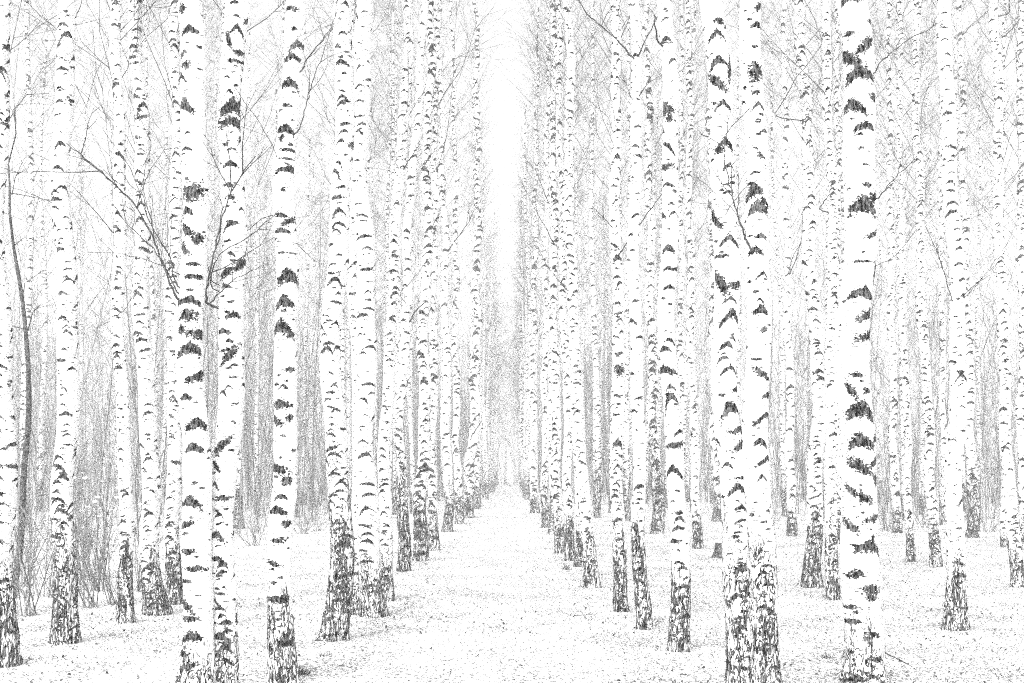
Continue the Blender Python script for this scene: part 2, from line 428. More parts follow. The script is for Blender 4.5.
ROWS = [
 # --- left of the path
 dict(b=(5,662), w=23, c=[(4,560),(1,400),(0,250),(-1,0)], dark=560, dk=.72, st=BROW, lab='white birch cut off by the left border, beside a thin dark sapling'),
 dict(b=(65,640), w=20, c=[(65,540),(65,340),(64,170),(64,0)], dark=540, dk=.64, st=BROW, lab='straight birch with wide arched scars, standing alone among the brush at left'),
 dict(b=(126,619), w=12.5, c=[(123,540),(121,460),(117,340),(116,170),(115,0)], dark=548, dk=.66, st=FINE, lab='slim birch with small scars just left of the split-footed birch'),
 dict(b=(157,610), w=16, c=[(150,560),(148,480),(144,340),(142,170),(140,0)], dark=566, dk=.62, st=BROW, fl=.5, lab='birch whose dark spreading foot is split by white streaks'),
 dict(b=(175,600), w=13.5, c=[(174,540),(173,450),(174,340),(176,170),(178,0)], dark=548, dk=.78, st=BROW, lab='birch with a nearly black foot, behind the left stem of the close pair'),
 dict(b=(193,697), w=26.5, fl=.45, c=[(195,640),(198,500),(198,340),(197,170),(192,0)], dark=640, dk=.30, st=SPARSE, hand=H_A6, lab='big near birch with bold black blotches, left stem of the left close pair'),
 dict(b=(222,693), w=25, c=[(224,600),(226,450),(229,340),(234,170),(238,0)], dark=625, dk=.22, st=FINE, hand=H_A7, lab='big near birch leaning out at the top, right stem of the left close pair'),
 dict(b=(284,688), w=23, c=[(283,600),(281,450),(283,340),(287,170),(292,0)], dark=605, dk=.58, st=SPARSE, hand=H_A8, lab='near birch with large black triangles and a grey cracked foot, left of the path'),
 dict(b=(333,640), w=21, c=[(337,560),(334,480),(330,400),(332,340),(338,170),(346,0)], dark=505, dk=.66, st=BROW, fl=.25, lab='birch with a long dark corky foot and swollen bend, beside the path on the left'),
 dict(b=(357,612), w=11, c=[(357,540),(356,400),(354,250),(352,0)], dark=575, dk=.48, st=BROW, lab='thin birch squeezed between the corky birch and the thick smooth birch'),
 dict(b=(374,615), w=20, c=[(373,560),(371,400),(368,340),(367,170),(367,0)], dark=560, dk=.55, st=dict(BROW, gap=.11, w=(.5,.85), asp=(.2,.38)), lab='thick pale birch with neat arched bands, on the left edge of the path'),
 dict(b=(387,599), w=12, c=[(388,520),(388,420),(391,340),(398,250),(403,170),(411,0)], dark=560, dk=.55, st=BROW, lab='slender birch touching the right side of the thick pale banded birch'),
 dict(b=(404,569), w=10.5, c=[(402,500),(401,420),(406,320),(413,170),(428,0)], dark=470, dk=.72, st=BOLD, lab='thin birch with a tall dark foot on the left path edge'),
 dict(b=(421,560), w=12, c=[(422,500),(424,400),(425,340),(428,170),(431,0)], dark=505, dk=.62, st=FINE, lab='speckled birch on the left path edge, front stem of a touching pair'),
 dict(b=(434,550), w=9, c=[(434,500),(434,400),(436,250),(438,0)], dark=515, dk=.56, st=FINE, lab='speckled birch on the left path edge, rear stem of a touching pair'),
 dict(b=(447,532), w=8.5, c=[(446,480),(445,400),(444,250),(437,0)], dark=490, dk=.70, st=BOLD, lab='narrow birch with bold dark dots at the left path edge'),
 dict(b=(459,524), w=7, c=[(458,480),(456,400),(456,200),(452,0)], dark=495, dk=.62, st=FINE, lab='narrow birch with a grey foot, next beyond the bold-dotted one on the left'),
 dict(b=(468,518), w=9.5, c=[(472,480),(476,420),(478,340),(480,200),(478,0)], dark=490, dk=.66, st=FINE, lab='leaning birch with a dark foot near the far left path edge'),
 dict(b=(477,509), w=6, c=[(477,400),(476,200),(472,0)], dark=492, dk=.66, st=FINE, lab='small far birch directly beyond the leaning one on the left path edge'),
 # --- right of the path
 dict(b=(528,497), w=4.5, c=[(525,480),(522,450),(521,300),(521,100)], dark=478, dk=.7, st=FINE, lab='tiny far birch leaning inwards over the right path edge'),
 dict(b=(535,513), w=7, c=[(535,480),(534,400),(536,250),(540,0)], dark=498, dk=.66, st=FINE, lab='far birch with a dark ringed foot, on the right path edge'),
 dict(b=(546,528), w=7, c=[(545,480),(545,400),(546,250),(549,0)], dark=490, dk=.72, st=FINE, lab='narrow birch with a blackish foot in the tight right row'),
 dict(b=(552,535), w=6, c=[(551,480),(550,400),(551,250),(553,0)], dark=500, dk=.6, st=FINE, lab='thinnest birch in the tight right row, behind the blackish-footed one'),
 dict(b=(561,553), w=9, c=[(558,490),(555,400),(554,250),(554,0)], dark=518, dk=.56, st=FINE, lab='speckled birch in the middle of the tight right row'),
 dict(b=(570,560), w=8.5, c=[(569,500),(567,400),(563,250),(558,0)], dark=518, dk=.66, st=FINE, lab='dark-footed birch in the tight right row, leaning left'),
 dict(b=(579,566), w=7, c=[(579,500),(575,400),(572,250),(570,0)], dark=532, dk=.68, st=FINE, lab='birch half hidden behind the inclined pale-footed birch of the right row'),
 dict(b=(592,586), w=11, c=[(588,540),(584,480),(578,400),(573,320),(570,170),(570,0)], dark=545, dk=.48, st=BROW, fl=.4, lab='inclined birch with a pale streaked spreading foot, right path edge'),
 dict(b=(621,611), w=12, c=[(620,540),(619,450),(618,340),(617,170),(614,0)], dark=535, dk=.76, st=FINE, hand=[('line',619,371,10,10,0),('tri',617,444,9,9,0),('tri',617,260,9,7,0)], lab='birch with a very dark straight foot, left stem of a pair right of the path'),
 dict(b=(645,629), w=12.5, c=[(640,560),(638,500),(636,420),(634,340),(635,170),(633,0)], dark=540, dk=.68, st=dict(BOLD, gap=.13), lab='birch with black half-moon scars and slanting foot, right stem of a pair'),
 dict(b=(657,535), w=10.5, c=[(655,500),(653,440),(650,340),(648,170),(646,0)], dark=430, dk=.50, st=FINE, lab='grey finely cracked birch behind the half-moon scarred birch'),
 dict(b=(679,651), w=17.5, c=[(675,580),(671,480),(668,400),(666,300),(665,170),(664,0)], dark=575, dk=.62, st=dict(BOLD, gap=.13), hand=[('tri',663,371,17,9,0),('chev',671,404,16,14,.8),('diag',674,445,20,10,.4),('chev',672,473,19,10,0),('tri',667,250,11,8,0),('line',664,168,12,6,0),('line',661,112,10,9,0),('line',668,120,7,8,0)], lab='knotty birch with ringed scars and swollen kinks, right of the path'),
 dict(b=(698,548), w=8, c=[(697,500),(694,440),(691,340),(690,170),(690,0)], dark=520, dk=.6, st=FINE, lab='thin birch with a narrow grey foot, right behind the knotty birch'),
 dict(b=(676,528), w=7, c=[(679,470),(681,400),(682,250),(682,0)], dark=500, dk=.7, st=FINE, lab='thin birch whose foot shows dark at the right side of the knotty birch'),
 dict(b=(719,521), w=11, c=[(716,480),(714,400),(711,250),(706,0)], dark=495, dk=.72, st=FINE, lab='far birch with a short dark foot, left of the big twin birches'),
 dict(b=(742,691), w=26, c=[(740,600),(737,500),(733,400),(729,300),(723,170),(718,0)], dark=535, dk=.44, st=dict(BROW, w=(.25, .6), gap=.09), hand=H_D1, lab='big near birch with hooked scars, left stem of the twin right of the path'),
 dict(b=(767,693), w=24, c=[(766,600),(764,500),(761,400),(757,300),(756,170),(756,0)], dark=550, dk=.40, st=dict(BROW, w=(.25, .6), gap=.09), hand=H_D2, lab='big near birch carrying a dark branch, right stem of the twin right of the path'),
 dict(b=(792,537), w=8, c=[(792,480),(790,380),(787,250),(783,0)], dark=512, dk=.76, st=BOLD, lab='narrow birch with a black block-like foot, between the twin and the forked pair'),
 dict(b=(812,585), w=14, c=[(817,530),(821,460),(821,400),(817,300),(812,170),(806,0)], dark=532, dk=.66, st=BROW, fl=.25, lab='left stem of the pair that spreads at its feet, beside the thickest birch'),
 dict(b=(833,598), w=11, c=[(828,550),(826,500),(829,420),(832,340),(830,170),(826,0)], dark=535, dk=.64, st=BROW, lab='right stem of the pair that spreads at its feet, beside the thickest birch'),
 dict(b=(838,544), w=8, c=[(838,480),(838,400),(836,250),(834,0)], dark=520, dk=.62, st=FINE, lab='narrow birch mostly covered by the left side of the thickest birch'),
 dict(b=(861,692), w=33, c=[(860,600),(860,450),(860,340),(857,170),(855,0)], dark=622, dk=.27, st=dict(gap=30, w=(.1, .2), asp=(.3, .5), bold=0, dots=26), hand=H_F, fl=.25, lab='thickest and nearest birch, bright smooth bark with big black triangular scars'),
 dict(b=(877,605), w=9, c=[(870,560),(866,480),(862,340),(860,0)], dark=550, dk=.6, st=BROW, lab='birch almost wholly hidden by the thickest birch, only its foot showing'),
 dict(b=(897,534), w=7.5, c=[(895,480),(893,400),(891,250),(889,0)], dark=512, dk=.62, st=FINE, lab='thin far birch in front of the grey brush, next right of the thickest birch'),
 dict(b=(911,562), w=7, c=[(909,510),(907,440),(903,340),(900,170),(898,0)], dark=535, dk=.66, st=FINE, lab='thin birch with a short dark foot on open snow at right'),
 dict(b=(936,566), w=9.5, c=[(933,510),(930,440),(924,360),(919,200),(915,0)], dark=530, dk=.54, st=BROW, lab='slightly leaning birch with a grey streaked foot, left of the twin-footed birch'),
 dict(b=(944,526), w=6, c=[(943,480),(942,400),(939,250),(936,0)], dark=500, dk=.62, st=FINE, lab='thin far birch just left of the single birch with a bent top'),
 dict(b=(956,629), w=16, c=[(957,580),(958,480),(958,360),(957,250),(954,170),(947,85),(942,0)], dark=560, dk=.62, st=dict(BROW, gap=.10), fl=.4, lab='single birch with a bent top and dark flared foot, on the snow at right'),
 dict(b=(972,538), w=9.5, c=[(972,480),(970,380),(967,250),(965,0)], dark=490, dk=.76, st=BROW, lab='birch with a dark foot directly behind the bent-topped birch'),
 dict(b=(1004,548), w=5, c=[(1003,500),(1002,400),(1001,250),(1000,0)], dark=535, dk=.7, st=FINE, lab='thin birch with a small dark foot near the right border'),
 dict(b=(1018,584), w=11, c=[(1014,530),(1009,440),(1005,340),(1002,170),(999,0)], dark=545, dk=.5, st=BROW, lab='leaning birch with a pale streaked foot at the right border'),
 dict(b=(1023,552), w=9, c=[(1022,480),(1021,340),(1019,170),(1018,0)], dark=525, dk=.6, st=FINE, lab='last birch at the right border, behind the leaning pale-footed one'),
]
TREES = []


def build_tree(i, t):
    xb, yb = t['b']
    Z = depth(yb)
    X = px_x(xb, Z)
    rng = np.random.default_rng(500 + i)
    H = rng.uniform(19, 23)
    r_mid = t['w'] / 2 * Z / F
    top_vis = px_h(0, Z)
    hk = [0.0] + [px_h(y, Z) for _, y in t['c']]
    xk = [0.0] + [px_x(x, Z) - X for x, _ in t['c']]
    sl = np.clip((xk[-1] - xk[-3]) / max(hk[-1] - hk[-3], .1), -.03, .03)
    if hk[-1] < H:
        hk.append(max(H, hk[-1] + 1)); xk.append(xk[-1] + sl * (hk[-1] - hk[-2]) * 0.4)
    hk, xk = np.array(hk), np.array(xk)
    hh = np.linspace(-0.2, hk[-1], 500)
    xx = np.interp(hh, hk, xk)
    kw = max(3, int(500 * 0.8 / hk[-1])) | 1
    xs = np.convolve(np.pad(xx, kw // 2, mode='edge'), np.ones(kw) / kw, 'valid')
    xs -= np.interp(0.0, hh, xs)
    lean = rng.normal(0, 0.012); ph = rng.random() * 6

    def cent(h):
        return np.interp(h, hh, xs) + 0.3 * r_mid * (np.sin(h * 1.9 + ph) + .5 * np.sin(h * 4.3 + 2 * ph) - math.sin(ph) - .5 * math.sin(2 * ph)), lean * h + 0.15 * r_mid * np.sin(h * 1.3 + ph * 2) - 0.15 * r_mid * math.sin(ph * 2)

    h_ref = px_h(400, Z)

    def r_of(h):
        base = 1 - 0.80 * np.clip((h - h_ref) / (H - h_ref), -0.25, 1) ** 1.0
        return np.maximum(r_mid * base, 0.012)

    step = float(np.clip(1.0 * Z / F, 0.006, 0.03))
    hvis = min(top_vis * 1.12, H - 0.5)
    hand = []
    for kd, mx, my, mw, mh, s in t.get('hand', []):
        h = px_h(my, Z); c = float(cent(np.array([h]))[0][0]); r = float(r_of(np.array([h]))[0])
        q = np.clip((px_x(mx, Z) - X - c) / r, -0.92, 0.92)
        th = math.asin(q)
        hand.append((kd, th, h, 1.1 * mw * Z / F / max(math.cos(th), .5), 1.15 * mh * Z / F, s))
    rough_h = px_h(t['dark'], Z)
    root = empty('birch_tree', (X, Z, 0), t['lab'], 'birch tree', t.get('group', 'birches of the front rows'))
    me = trunk_mesh(i, cent, r_of, H, step, hvis, hand, dict(t['st'], big=float(np.clip(Z / 17, 1, 1.25)), gap=t['st']['gap'] * float(np.clip(Z / 18, 1, 1.5))) if t['st'] else None, rough_h, t['dk'], t.get('fl', .15))
    trunk = link('trunk', me, root)
    hc = 6.5
    cx0, cy0 = cent(np.array([hc, 16.0]))
    cr = link('crown', CROWNS[i % 6], root)
    tx = (cx0[1] - cx0[0]) / 9.5; ty = (cy0[1] - cy0[0]) / 9.5
    cr.rotation_euler = (-math.atan(ty), math.atan(tx), 0)
    sc = (H - 0.2) / 20.5
    w = 0.7 if abs(X + .3) < 1.6 and Z > 14 else 1.0        # the crowns stay narrow over the open path
    cr.scale = (w, w, sc)
    cr.location = (cx0[0] - tx * hc, cy0[0] - ty * hc, 0)
    rec = dict(root=root, X=X, Z=Z, cent=cent, r_of=r_of, i=i)
    TREES.append(rec)
    return rec


for i, t in enumerate(ROWS):
    build_tree(i, t)


# ------------------------------------------------------------------ branches seen on particular trunks (branch > twig)
def tree_at(x):
    return min(TREES, key=lambda r: abs(ROWS[r['i']]['b'][0] - x))


def branch(foot_x, pts, wpx, nt=5, seed=0, dy=-0.1):
    """pts: pixels from the trunk outwards; depth wanders from the trunk towards/away"""
    r = tree_at(foot_x); Z = r['Z']; rng = np.random.default_rng(900 + seed)
    K = len(pts)
    h0 = px_h(pts[0][1], Z)
    cx, cy = r['cent'](np.array([h0]))
    rad = float(r['r_of'](np.array([h0]))[0])
    P = []
    dz = rng.uniform(-0.3, -0.04)
    ctr = np.array([cx[0], cy[0], h0 - 0.04])
    for k, (x, y) in enumerate(pts):
        f = k / (K - 1)
        P.append([px_x(x, Z) - r['X'], cy[0] - (rad * 0.8 if k == 0 else rad * 0.9) + dz * f * 1.5, px_h(y, Z)])
    P = np.array([ctr] + P)
    # refine
    t = np.arange(len(P)); tt = np.linspace(0, len(P) - 1, (len(P) - 1) * 4 + 1)
    Q = np.stack([np.interp(tt, t, P[:, j]) for j in range(3)], 1)
    Q[1:-1] = (Q[:-2] + 2 * Q[1:-1] + Q[2:]) / 4
    Q[4:] += rng.normal(0, 0.004, Q[4:].shape)
    R = wpx * Z / F / 2 * np.linspace(0.95, 0.35, len(Q))
    bag = Bag(); bag.add(Q[None], R[None], 6)
    b = link('branch', bag.mesh('branch', M_LIMB), r['root'])
    # side twigs
    if nt:
        n = nt
        o, d = at_param(Q[None], rng.uniform(0.3, 0.98, (1, n)))
        o = o[0]; d = d[0] / np.linalg.norm(d[0], axis=1, keepdims=True)
        d = d + rng.normal(0, 0.5, d.shape) * np.array([1, .6, 1])
        L = np.linalg.norm(P[-1] - P[1]) * rng.uniform(0.2, 0.55, n)
        P2 = grow(rng, o, d, L, 6, 0.12, 0.03)
        r2 = 0.45 * wpx * Z / F / 2
        for j in range(n):
            bag = Bag(); bag.add(P2[j:j + 1], r2 * np.linspace(1, .35, 6)[None], 4)
            o, d = at_param(P2[j:j + 1], rng.uniform(.3, .95, (1, 2)))
            o = o[0]; d = d[0] / (np.linalg.norm(d[0], axis=1, keepdims=True) + 1e-9) + rng.normal(0, .5, (2, 3))
            bag.add(grow(rng, o, d, L[j] * rng.uniform(.3, .6, 2), 4, .12), r2 * .66 * np.linspace(1, .4, 4)[None] * np.ones((2, 1)), 3)
            link('twig', bag.mesh('twig', M_LIMB), b)


BR = [
 (193, [(183,302),(179,290),(172,265),(165,240),(152,214),(136,199),(120,184),(100,168)], 2.6, 7),
 (193, [(182,296),(174,272),(160,250),(140,233),(128,214)], 1.8, 5),
 (193, [(182,290),(181,265),(170,245),(163,225),(152,185),(128,150)], 1.6, 5),
 (193, [(181,276),(172,272),(158,267),(140,266),(118,267)], 1.2, 3),
 (222, [(209,306),(211,295),(219,268),(228,240),(237,213),(248,197),(268,172)], 2.8, 6),
 (222, [(210,306),(222,296),(236,284),(256,274),(272,268)], 1.6, 4),
 (222, [(213,290),(216,270),(226,255),(256,240),(276,222)], 1.6, 4),
 (222, [(214,284),(212,262),(214,240),(224,222)], 1.1, 2),
 (284, [(300,130),(305,113),(312,97),(317,85),(326,66),(338,36)], 1.7, 4),
 (284, [(301,69),(312,55),(322,48),(334,35),(342,18)], 1.8, 4),
 (284, [(279,160),(268,135),(256,118),(243,98)], 1.1, 3),
 (284, [(295,242),(308,256),(322,267)], 1.2, 2),
 (284, [(271,215),(258,225),(245,237)], 1.3, 2),
 (65, [(56,204),(40,200),(15,194)], 1.0, 2),
 (65, [(60,32),(48,22),(36,12),(22,2)], 1.0, 3),
 (126, [(112,232),(104,216),(85,193)], 1.5, 2),
 (126, [(116,320),(130,310),(146,290),(158,262),(160,246)], 1.0, 3),
 (157, [(147,5),(139,-8),(130,-20)], 1.2, 2),
 (157, [(143,60),(148,45),(152,25),(165,5)], 1.0, 2),
 (404, [(411,322),(416,312),(428,303)], 2.2, 0),
 (404, [(408,306),(400,296),(410,288),(424,272)], 1.0, 2),
 (447, [(447,254),(458,240),(470,225),(478,208)], 1.5, 4),
 (447, [(437,110),(449,92),(462,75),(470,55),(478,28)], 1.2, 5),
 (434, [(438,170),(447,140),(453,90),(455,40),(457,5)], 1.0, 4),
 (387, [(404,172),(414,158),(422,148)], 1.4, 2),
 (468, [(471,438),(476,430),(482,421)], 1.8, 0),
 (645, [(634,61),(624,53),(615,45),(600,34),(585,24),(575,10),(566,0)], 2.0, 3),
 (645, [(637,60),(642,48),(648,37),(654,27),(657,16)], 2.0, 2),
 (645, [(631,100),(624,92),(612,82)], 1.1, 2),
 (645, [(638,98),(645,91),(656,89)], 1.3, 2),
 (621, [(616,260),(621,254),(629,240)], 2.4, 0),
 (621, [(621,40),(628,25),(634,10)], 1.2, 2),
 (621, [(613,230),(604,222),(590,210)], 1.3, 3),
 (645, [(640,225),(648,214),(657,205)], 1.8, 1),
 (679, [(657,44),(652,36),(649,32)], 2.6, 0),
 (679, [(660,46),(664,52),(667,60)], 2.0, 1),
 (592, [(566,290),(556,280),(545,268),(530,238)], 1.0, 3),
 (561, [(552,244),(546,232),(535,215),(522,190)], 1.2, 3),
 (546, [(549,205),(543,190),(537,175),(530,165)], 1.2, 2),
 (767, [(749,254),(743,244),(736,228),(730,207),(724,185),(720,165),(719,148)], 2.4, 5),
 (767, [(745,246),(736,225),(720,212),(700,196),(684,188)], 1.0, 3),
 (742, [(717,152),(722,140),(732,130),(745,119)], 1.5, 2),
 (742, [(721,220),(730,205),(744,190)], 1.2, 2),
 (742, [(712,276),(717,285),(720,291)], 2.4, 0),
 (792, [(787,276),(793,262),(798,240),(797,214)], 1.4, 2),
 (792, [(786,275),(790,258),(795,248)], 1.2, 1),
 (812, [(775,115),(785,98),(795,79),(808,64),(818,50),(828,25),(838,2)], 1.2, 2),
 (833, [(819,209),(824,200),(830,194)], 1.6, 1),
 (861, [(869,79),(872,72),(880,65),(897,52),(917,44),(926,38)], 1.7, 2),
 (861, [(871,205),(877,194),(886,184),(898,171)], 1.7, 2),
 (861, [(872,268),(884,262),(893,248),(905,228)], 0.9, 2),
 (956, [(951,301),(945,290),(938,270),(930,252),(919,232)], 1.4, 3),
 (956, [(962,296),(968,286),(972,282)], 1.4, 1),
 (956, [(962,300),(975,282),(985,262),(998,243)], 0.9, 2),
 (972, [(966,33),(974,22),(985,14),(996,4)], 1.2, 2),
 (1004, [(1001,40),(1010,28),(1016,20)], 1.5, 0),
 (1018, [(1012,12),(1006,5),(1002,-4)], 1.6, 2),
]
for k, (fx, pts, w, nt) in enumerate(BR):
    branch(fx, pts, w, nt, k)


# ------------------------------------------------------------------ the plantation behind: rows three metres apart
VAR = []
for v in range(9):
    rr = np.random.default_rng(40 + v)
    r0 = 0.088 + 0.004 * v
    wob = rr.uniform(0.02, 0.07); p1, p2 = rr.random(2) * 6
    cent = (lambda w, a, b: (lambda h: (w * (np.sin(h * .55 + a) - math.sin(a)), w * (np.sin(h * .47 + b) - math.sin(b)))))(wob, p1, p2)
    rof = (lambda r: (lambda h: np.maximum(r * (1.05 - .82 * np.clip(h, 0, 20.5) / 20.5), .012)))(r0)
    gen = [FINE, BROW, FINE, BOLD][v % 4]
    VAR.append(trunk_mesh(70 + v, cent, rof, 20.5, 0.026, 20.0, [], dict(gen, dots=10, big=1.3, gap=.12), rr.uniform(.7, 1.5), rr.uniform(.6, .78), .15))
NFILL = 0


def fill_tree(X, Z, lab, grp, crown=1.0):
    global NFILL
    v = int(RNG.integers(0, 9))
    root = empty('birch_tree', (X, Z, 0), lab, 'birch tree', grp)
    root.rotation_euler = (RNG.normal(0, .012), RNG.normal(0, .014), RNG.random() * 6.28)
    s = RNG.uniform(.85, 1.25)
    root.scale = (s, s, RNG.uniform(.88, 1.08))
    link('trunk', VAR[v], root)
    cr = link('crown', CROWNS[int(RNG.integers(0, 6))], root)
    cr.scale = (crown, crown, 1)
    NFILL += 1


def free(X, Z, d=1.1):
    return all((r['X'] - X) ** 2 + (r['Z'] - Z) ** 2 > d * d for r in TREES)


L_ROW_L = ('far birch of the long row along the left path edge, towards the vanishing point', 'far birches along the left path edge')
L_ROW_R = ('far birch of the long row along the right path edge, towards the vanishing point', 'far birches along the right path edge')
L_BG_L = ('distant slim birch with dotted bark deep in the pale wood left of the path', 'distant birches in the wood left of the path')
L_BG_R = ('distant slim birch with dotted bark deep in the pale wood right of the path', 'distant birches in the wood right of the path')
z = 47.0
while z < 120:
    for sx, LB in ((-1.62, L_ROW_L), (1.03, L_ROW_R)):
        if RNG.random() < .85:
            zz = z + RNG.uniform(-1, 1); xx = sx + RNG.normal(0, .12)
            if free(xx, zz): fill_tree(xx, zz, *LB, crown=(.55 if zz < 52 else 1.15))
    z += 4.3
for xx, zz in ((-2.6, 126), (-1.5, 131), (-.75, 138), (.42, 136), (1.15, 129), (1.9, 134), (2.8, 127), (-3.4, 136), (3.5, 138), (-.9, 150), (.9, 147)):
    fill_tree(xx, zz, 'faint tiny birch closing the far end of the path, behind the small grey bush', 'birches closing the end of the path', 1.1)
for xx, zz, LB in ((3.05, 39, L_BG_R), (3.9, 51, L_BG_R), (5.0, 62, L_BG_R), (-3.7, 41.5, L_BG_L), (-4.4, 49, L_BG_L), (-9.2, 40, L_BG_L), (-7.4, 38, L_BG_L)):
    fill_tree(xx, zz, *LB)
for side, LB in ((-1, L_BG_L), (1, L_BG_R)):
    for row in range(1, 11):
        X0 = (-1.6 if side < 0 else 1.05) + side * 2.95 * row
        z = max(31.0, abs(X0) / .485)
        while z < 92:
            if RNG.random() < (.8 if row < 5 else .6):
                xx = X0 + RNG.normal(0, .35); zz = z + RNG.uniform(-1.2, 1.2)
                if free(xx, zz, 1.6) and NFILL < 240: fill_tree(xx, zz, *LB)
            z += 3.6 + z * .02


# ------------------------------------------------------------------ dark sapling at far left
def sapling():
    Z = 14.2
    pts = [(14,598),(20,540),(25,470),(28,420),(29,370),(26,325),(20,290),(14,250),(11,215),(10,190),(7,160),(3,120),(1,80)]
    X = px_x(pts[0][0], Z)
    P = np.array([[px_x(x, Z) - X, .04 * math.sin(y * .05), px_h(y, Z)] for x, y in pts]); P[0, 2] = -.05
    t = np.arange(len(P)); tt = np.linspace(0, len(P) - 1, 61)
    Q = np.stack([np.interp(tt, t, P[:, j]) for j in range(3)], 1)
    for _ in range(3): Q[1:-1] = (Q[:-2] + 2 * Q[1:-1] + Q[2:]) / 4
    R = np.interp(Q[:, 2], [0, 2.2, 4.2, 5.5, 7], [.044, .036, .022, .011, .005])
    root = empty('sapling', (X, Z, 0), 'thin dark-barked crooked sapling rising from the brush beside the leftmost birch', 'young tree')
    b = Bag(); b.add(Q[None], R[None], 10); link('trunk', b.mesh('sapling_trunk', M_SAPLING), root)
    lists = [([(8,165),(18,135),(28,120),(42,106),(52,96)], 1.6), ([(11,193),(30,197),(55,203)], 1.1), ([(12,195),(18,180),(26,165)], 1.0),
             ([(15,245),(30,240),(45,243)], 1.0), ([(28,330),(40,315),(50,306)], 1.3), ([(22,300),(30,285),(45,273)], 1.2), ([(28,420),(38,440),(46,470)], 1.2), ([(27,330),(14,326),(2,332)], 1.0)]
    rng = np.random.default_rng(3)
    for pl, w in lists:
        q = np.array([[px_x(x, Z) - X, -rng.uniform(0, .25) * k, px_h(y, Z)] for k, (x, y) in enumerate(pl)])
        b = Bag(); b.add(q[None], (w * Z / F / 2 * np.linspace(1, .4, len(q)))[None], 5)
        br = link('branch', b.mesh('sapling_branch', M_SAPLING), root)
        o, d = at_param(q[None], rng.uniform(.3, .95, (1, 4))); d = d[0] / np.linalg.norm(d[0], axis=1, keepdims=True) + rng.normal(0, .5, (4, 3))
        b = Bag(); b.add(grow(rng, o[0], d, rng.uniform(.15, .45, 4), 5, .12, .03), .0035 * np.linspace(1, .5, 5)[None] * np.ones((4, 1)), 3)
        link('twig', b.mesh('sapling_twig', M_SAPLING), br)


sapling()


# ------------------------------------------------------------------ brush: stems with ascending twigs
def brush(bag, rng, X, Y, H, r, per=10, lean=.10, tw=.45, z0=0.0):
    n = len(X)
    o = np.stack([X, Y, np.full(n, -0.05) + z0], 1)
    d = np.stack([rng.normal(0, lean, n), rng.normal(0, lean, n), np.ones(n)], 1)
    P = grow(rng, o, d, H, 6, .05)
    bag.add(P, r[:, None] * np.linspace(1, .25, 6)[None])
    tt = rng.uniform(.12, 1.0, (n, per))
    O, D = at_param(P, tt); O = O.reshape(-1, 3); D = D.reshape(-1, 3); D /= np.linalg.norm(D, axis=1, keepdims=True)
    D = D + rng.normal(0, tw, D.shape)
    L = np.repeat(H, per) * rng.uniform(.08, .28, n * per)
    P2 = grow(rng, O, D, L, 4, .12, .04)
    bag.add(P2, np.repeat(r, per)[:, None] * .42 * np.linspace(1, .4, 4)[None])
    tt = rng.uniform(.2, 1.0, (len(P2), 2))
    O, D = at_param(P2, tt); O = O.reshape(-1, 3); D = D.reshape(-1, 3); D /= np.linalg.norm(D, axis=1, keepdims=True) + 1e-9
    D = D + rng.normal(0, .55, D.shape)
    P3 = grow(rng, O, D, np.repeat(L, 2) * rng.uniform(.25, .6, len(O)), 3, .1)
    bag.add(P3, np.repeat(np.repeat(r, per), 2)[:, None] * .25 * np.linspace(1, .5, 3)[None])


def thicket(name, label, seed, n, xr, zr, test, hr, tall):
    rng = np.random.default_rng(seed); bag = Bag()
    Zs = rng.uniform(*zr, n * 4); Xs = rng.uniform(*xr, n * 4)
    ok = test(Xs, Zs) & (np.abs(Xs) < Zs * .52 + 1.5)
    Xs, Zs = Xs[ok][:n], Zs[ok][:n]
    H = hr[0] + (hr[1] - hr[0]) * rng.random(len(Xs)) ** tall
    r = (.0045 + .0016 * H) * rng.uniform(.6, 1.4, len(Xs)) * np.clip(Zs / 40, 1, 1.6)
    brush(bag, rng, Xs, Zs, H, r, 13, .10, .45)
    o = link(name, bag.mesh(name, M_BRUSH))
    tag(o, label, 'undergrowth', kind='stuff')


def clump(X, Z, seed):
    return vnoise(X * .45, Z * .35, seed) + .5 * vnoise(X * 1.1, Z * .9, seed + 1) > -.25


def ragged(X):          # an uneven near edge, a few stems straying out on to the snow
    g = np.random.default_rng(len(X))
    return 5 * vnoise(X * .5, X * 0, 12) + g.exponential(3.0, len(X)) - 2.5


def left_edge(X):       # the thicket's near edge, left side: comes forward at the far left
    return np.interp(-X, [3, 5.0, 6.5, 9, 14], [88, 66, 29, 17.5, 15])


def right_edge(X):
    return np.interp(X, [3, 6.0, 9, 13, 18], [95, 80, 40, 29, 27])


thicket('thicket', 'dense grey bare undergrowth filling the wood left of the path', 5, 1550, (-34, -3), (15, 78), lambda X, Z: (Z > left_edge(X) + ragged(X)) & clump(X, Z, 3), (1.2, 12.5), 1.8)
thicket('thicket', 'dense grey bare undergrowth filling the wood right of the path', 6, 1000, (3, 36), (27, 80), lambda X, Z: (Z > right_edge(X) + ragged(X)) & clump(X, Z, 4), (1.0, 12), 1.8)
thicket('thicket', 'pale far-off undergrowth closing the end of the wood', 7, 1250, (-16, 16), (80, 140), lambda X, Z: (np.abs(X) > np.interp(Z, [80, 112, 120, 140], [1.9, 1.5, .4, .18])), (1.5, 15), 1.2)
thicket('thicket', 'fine pale saplings filling the ground between the far rows beside the path', 8, 220, (-9, 9), (54, 96), lambda X, Z: (X < -2.4) | (X > 1.8), (1.2, 12), 1.3)


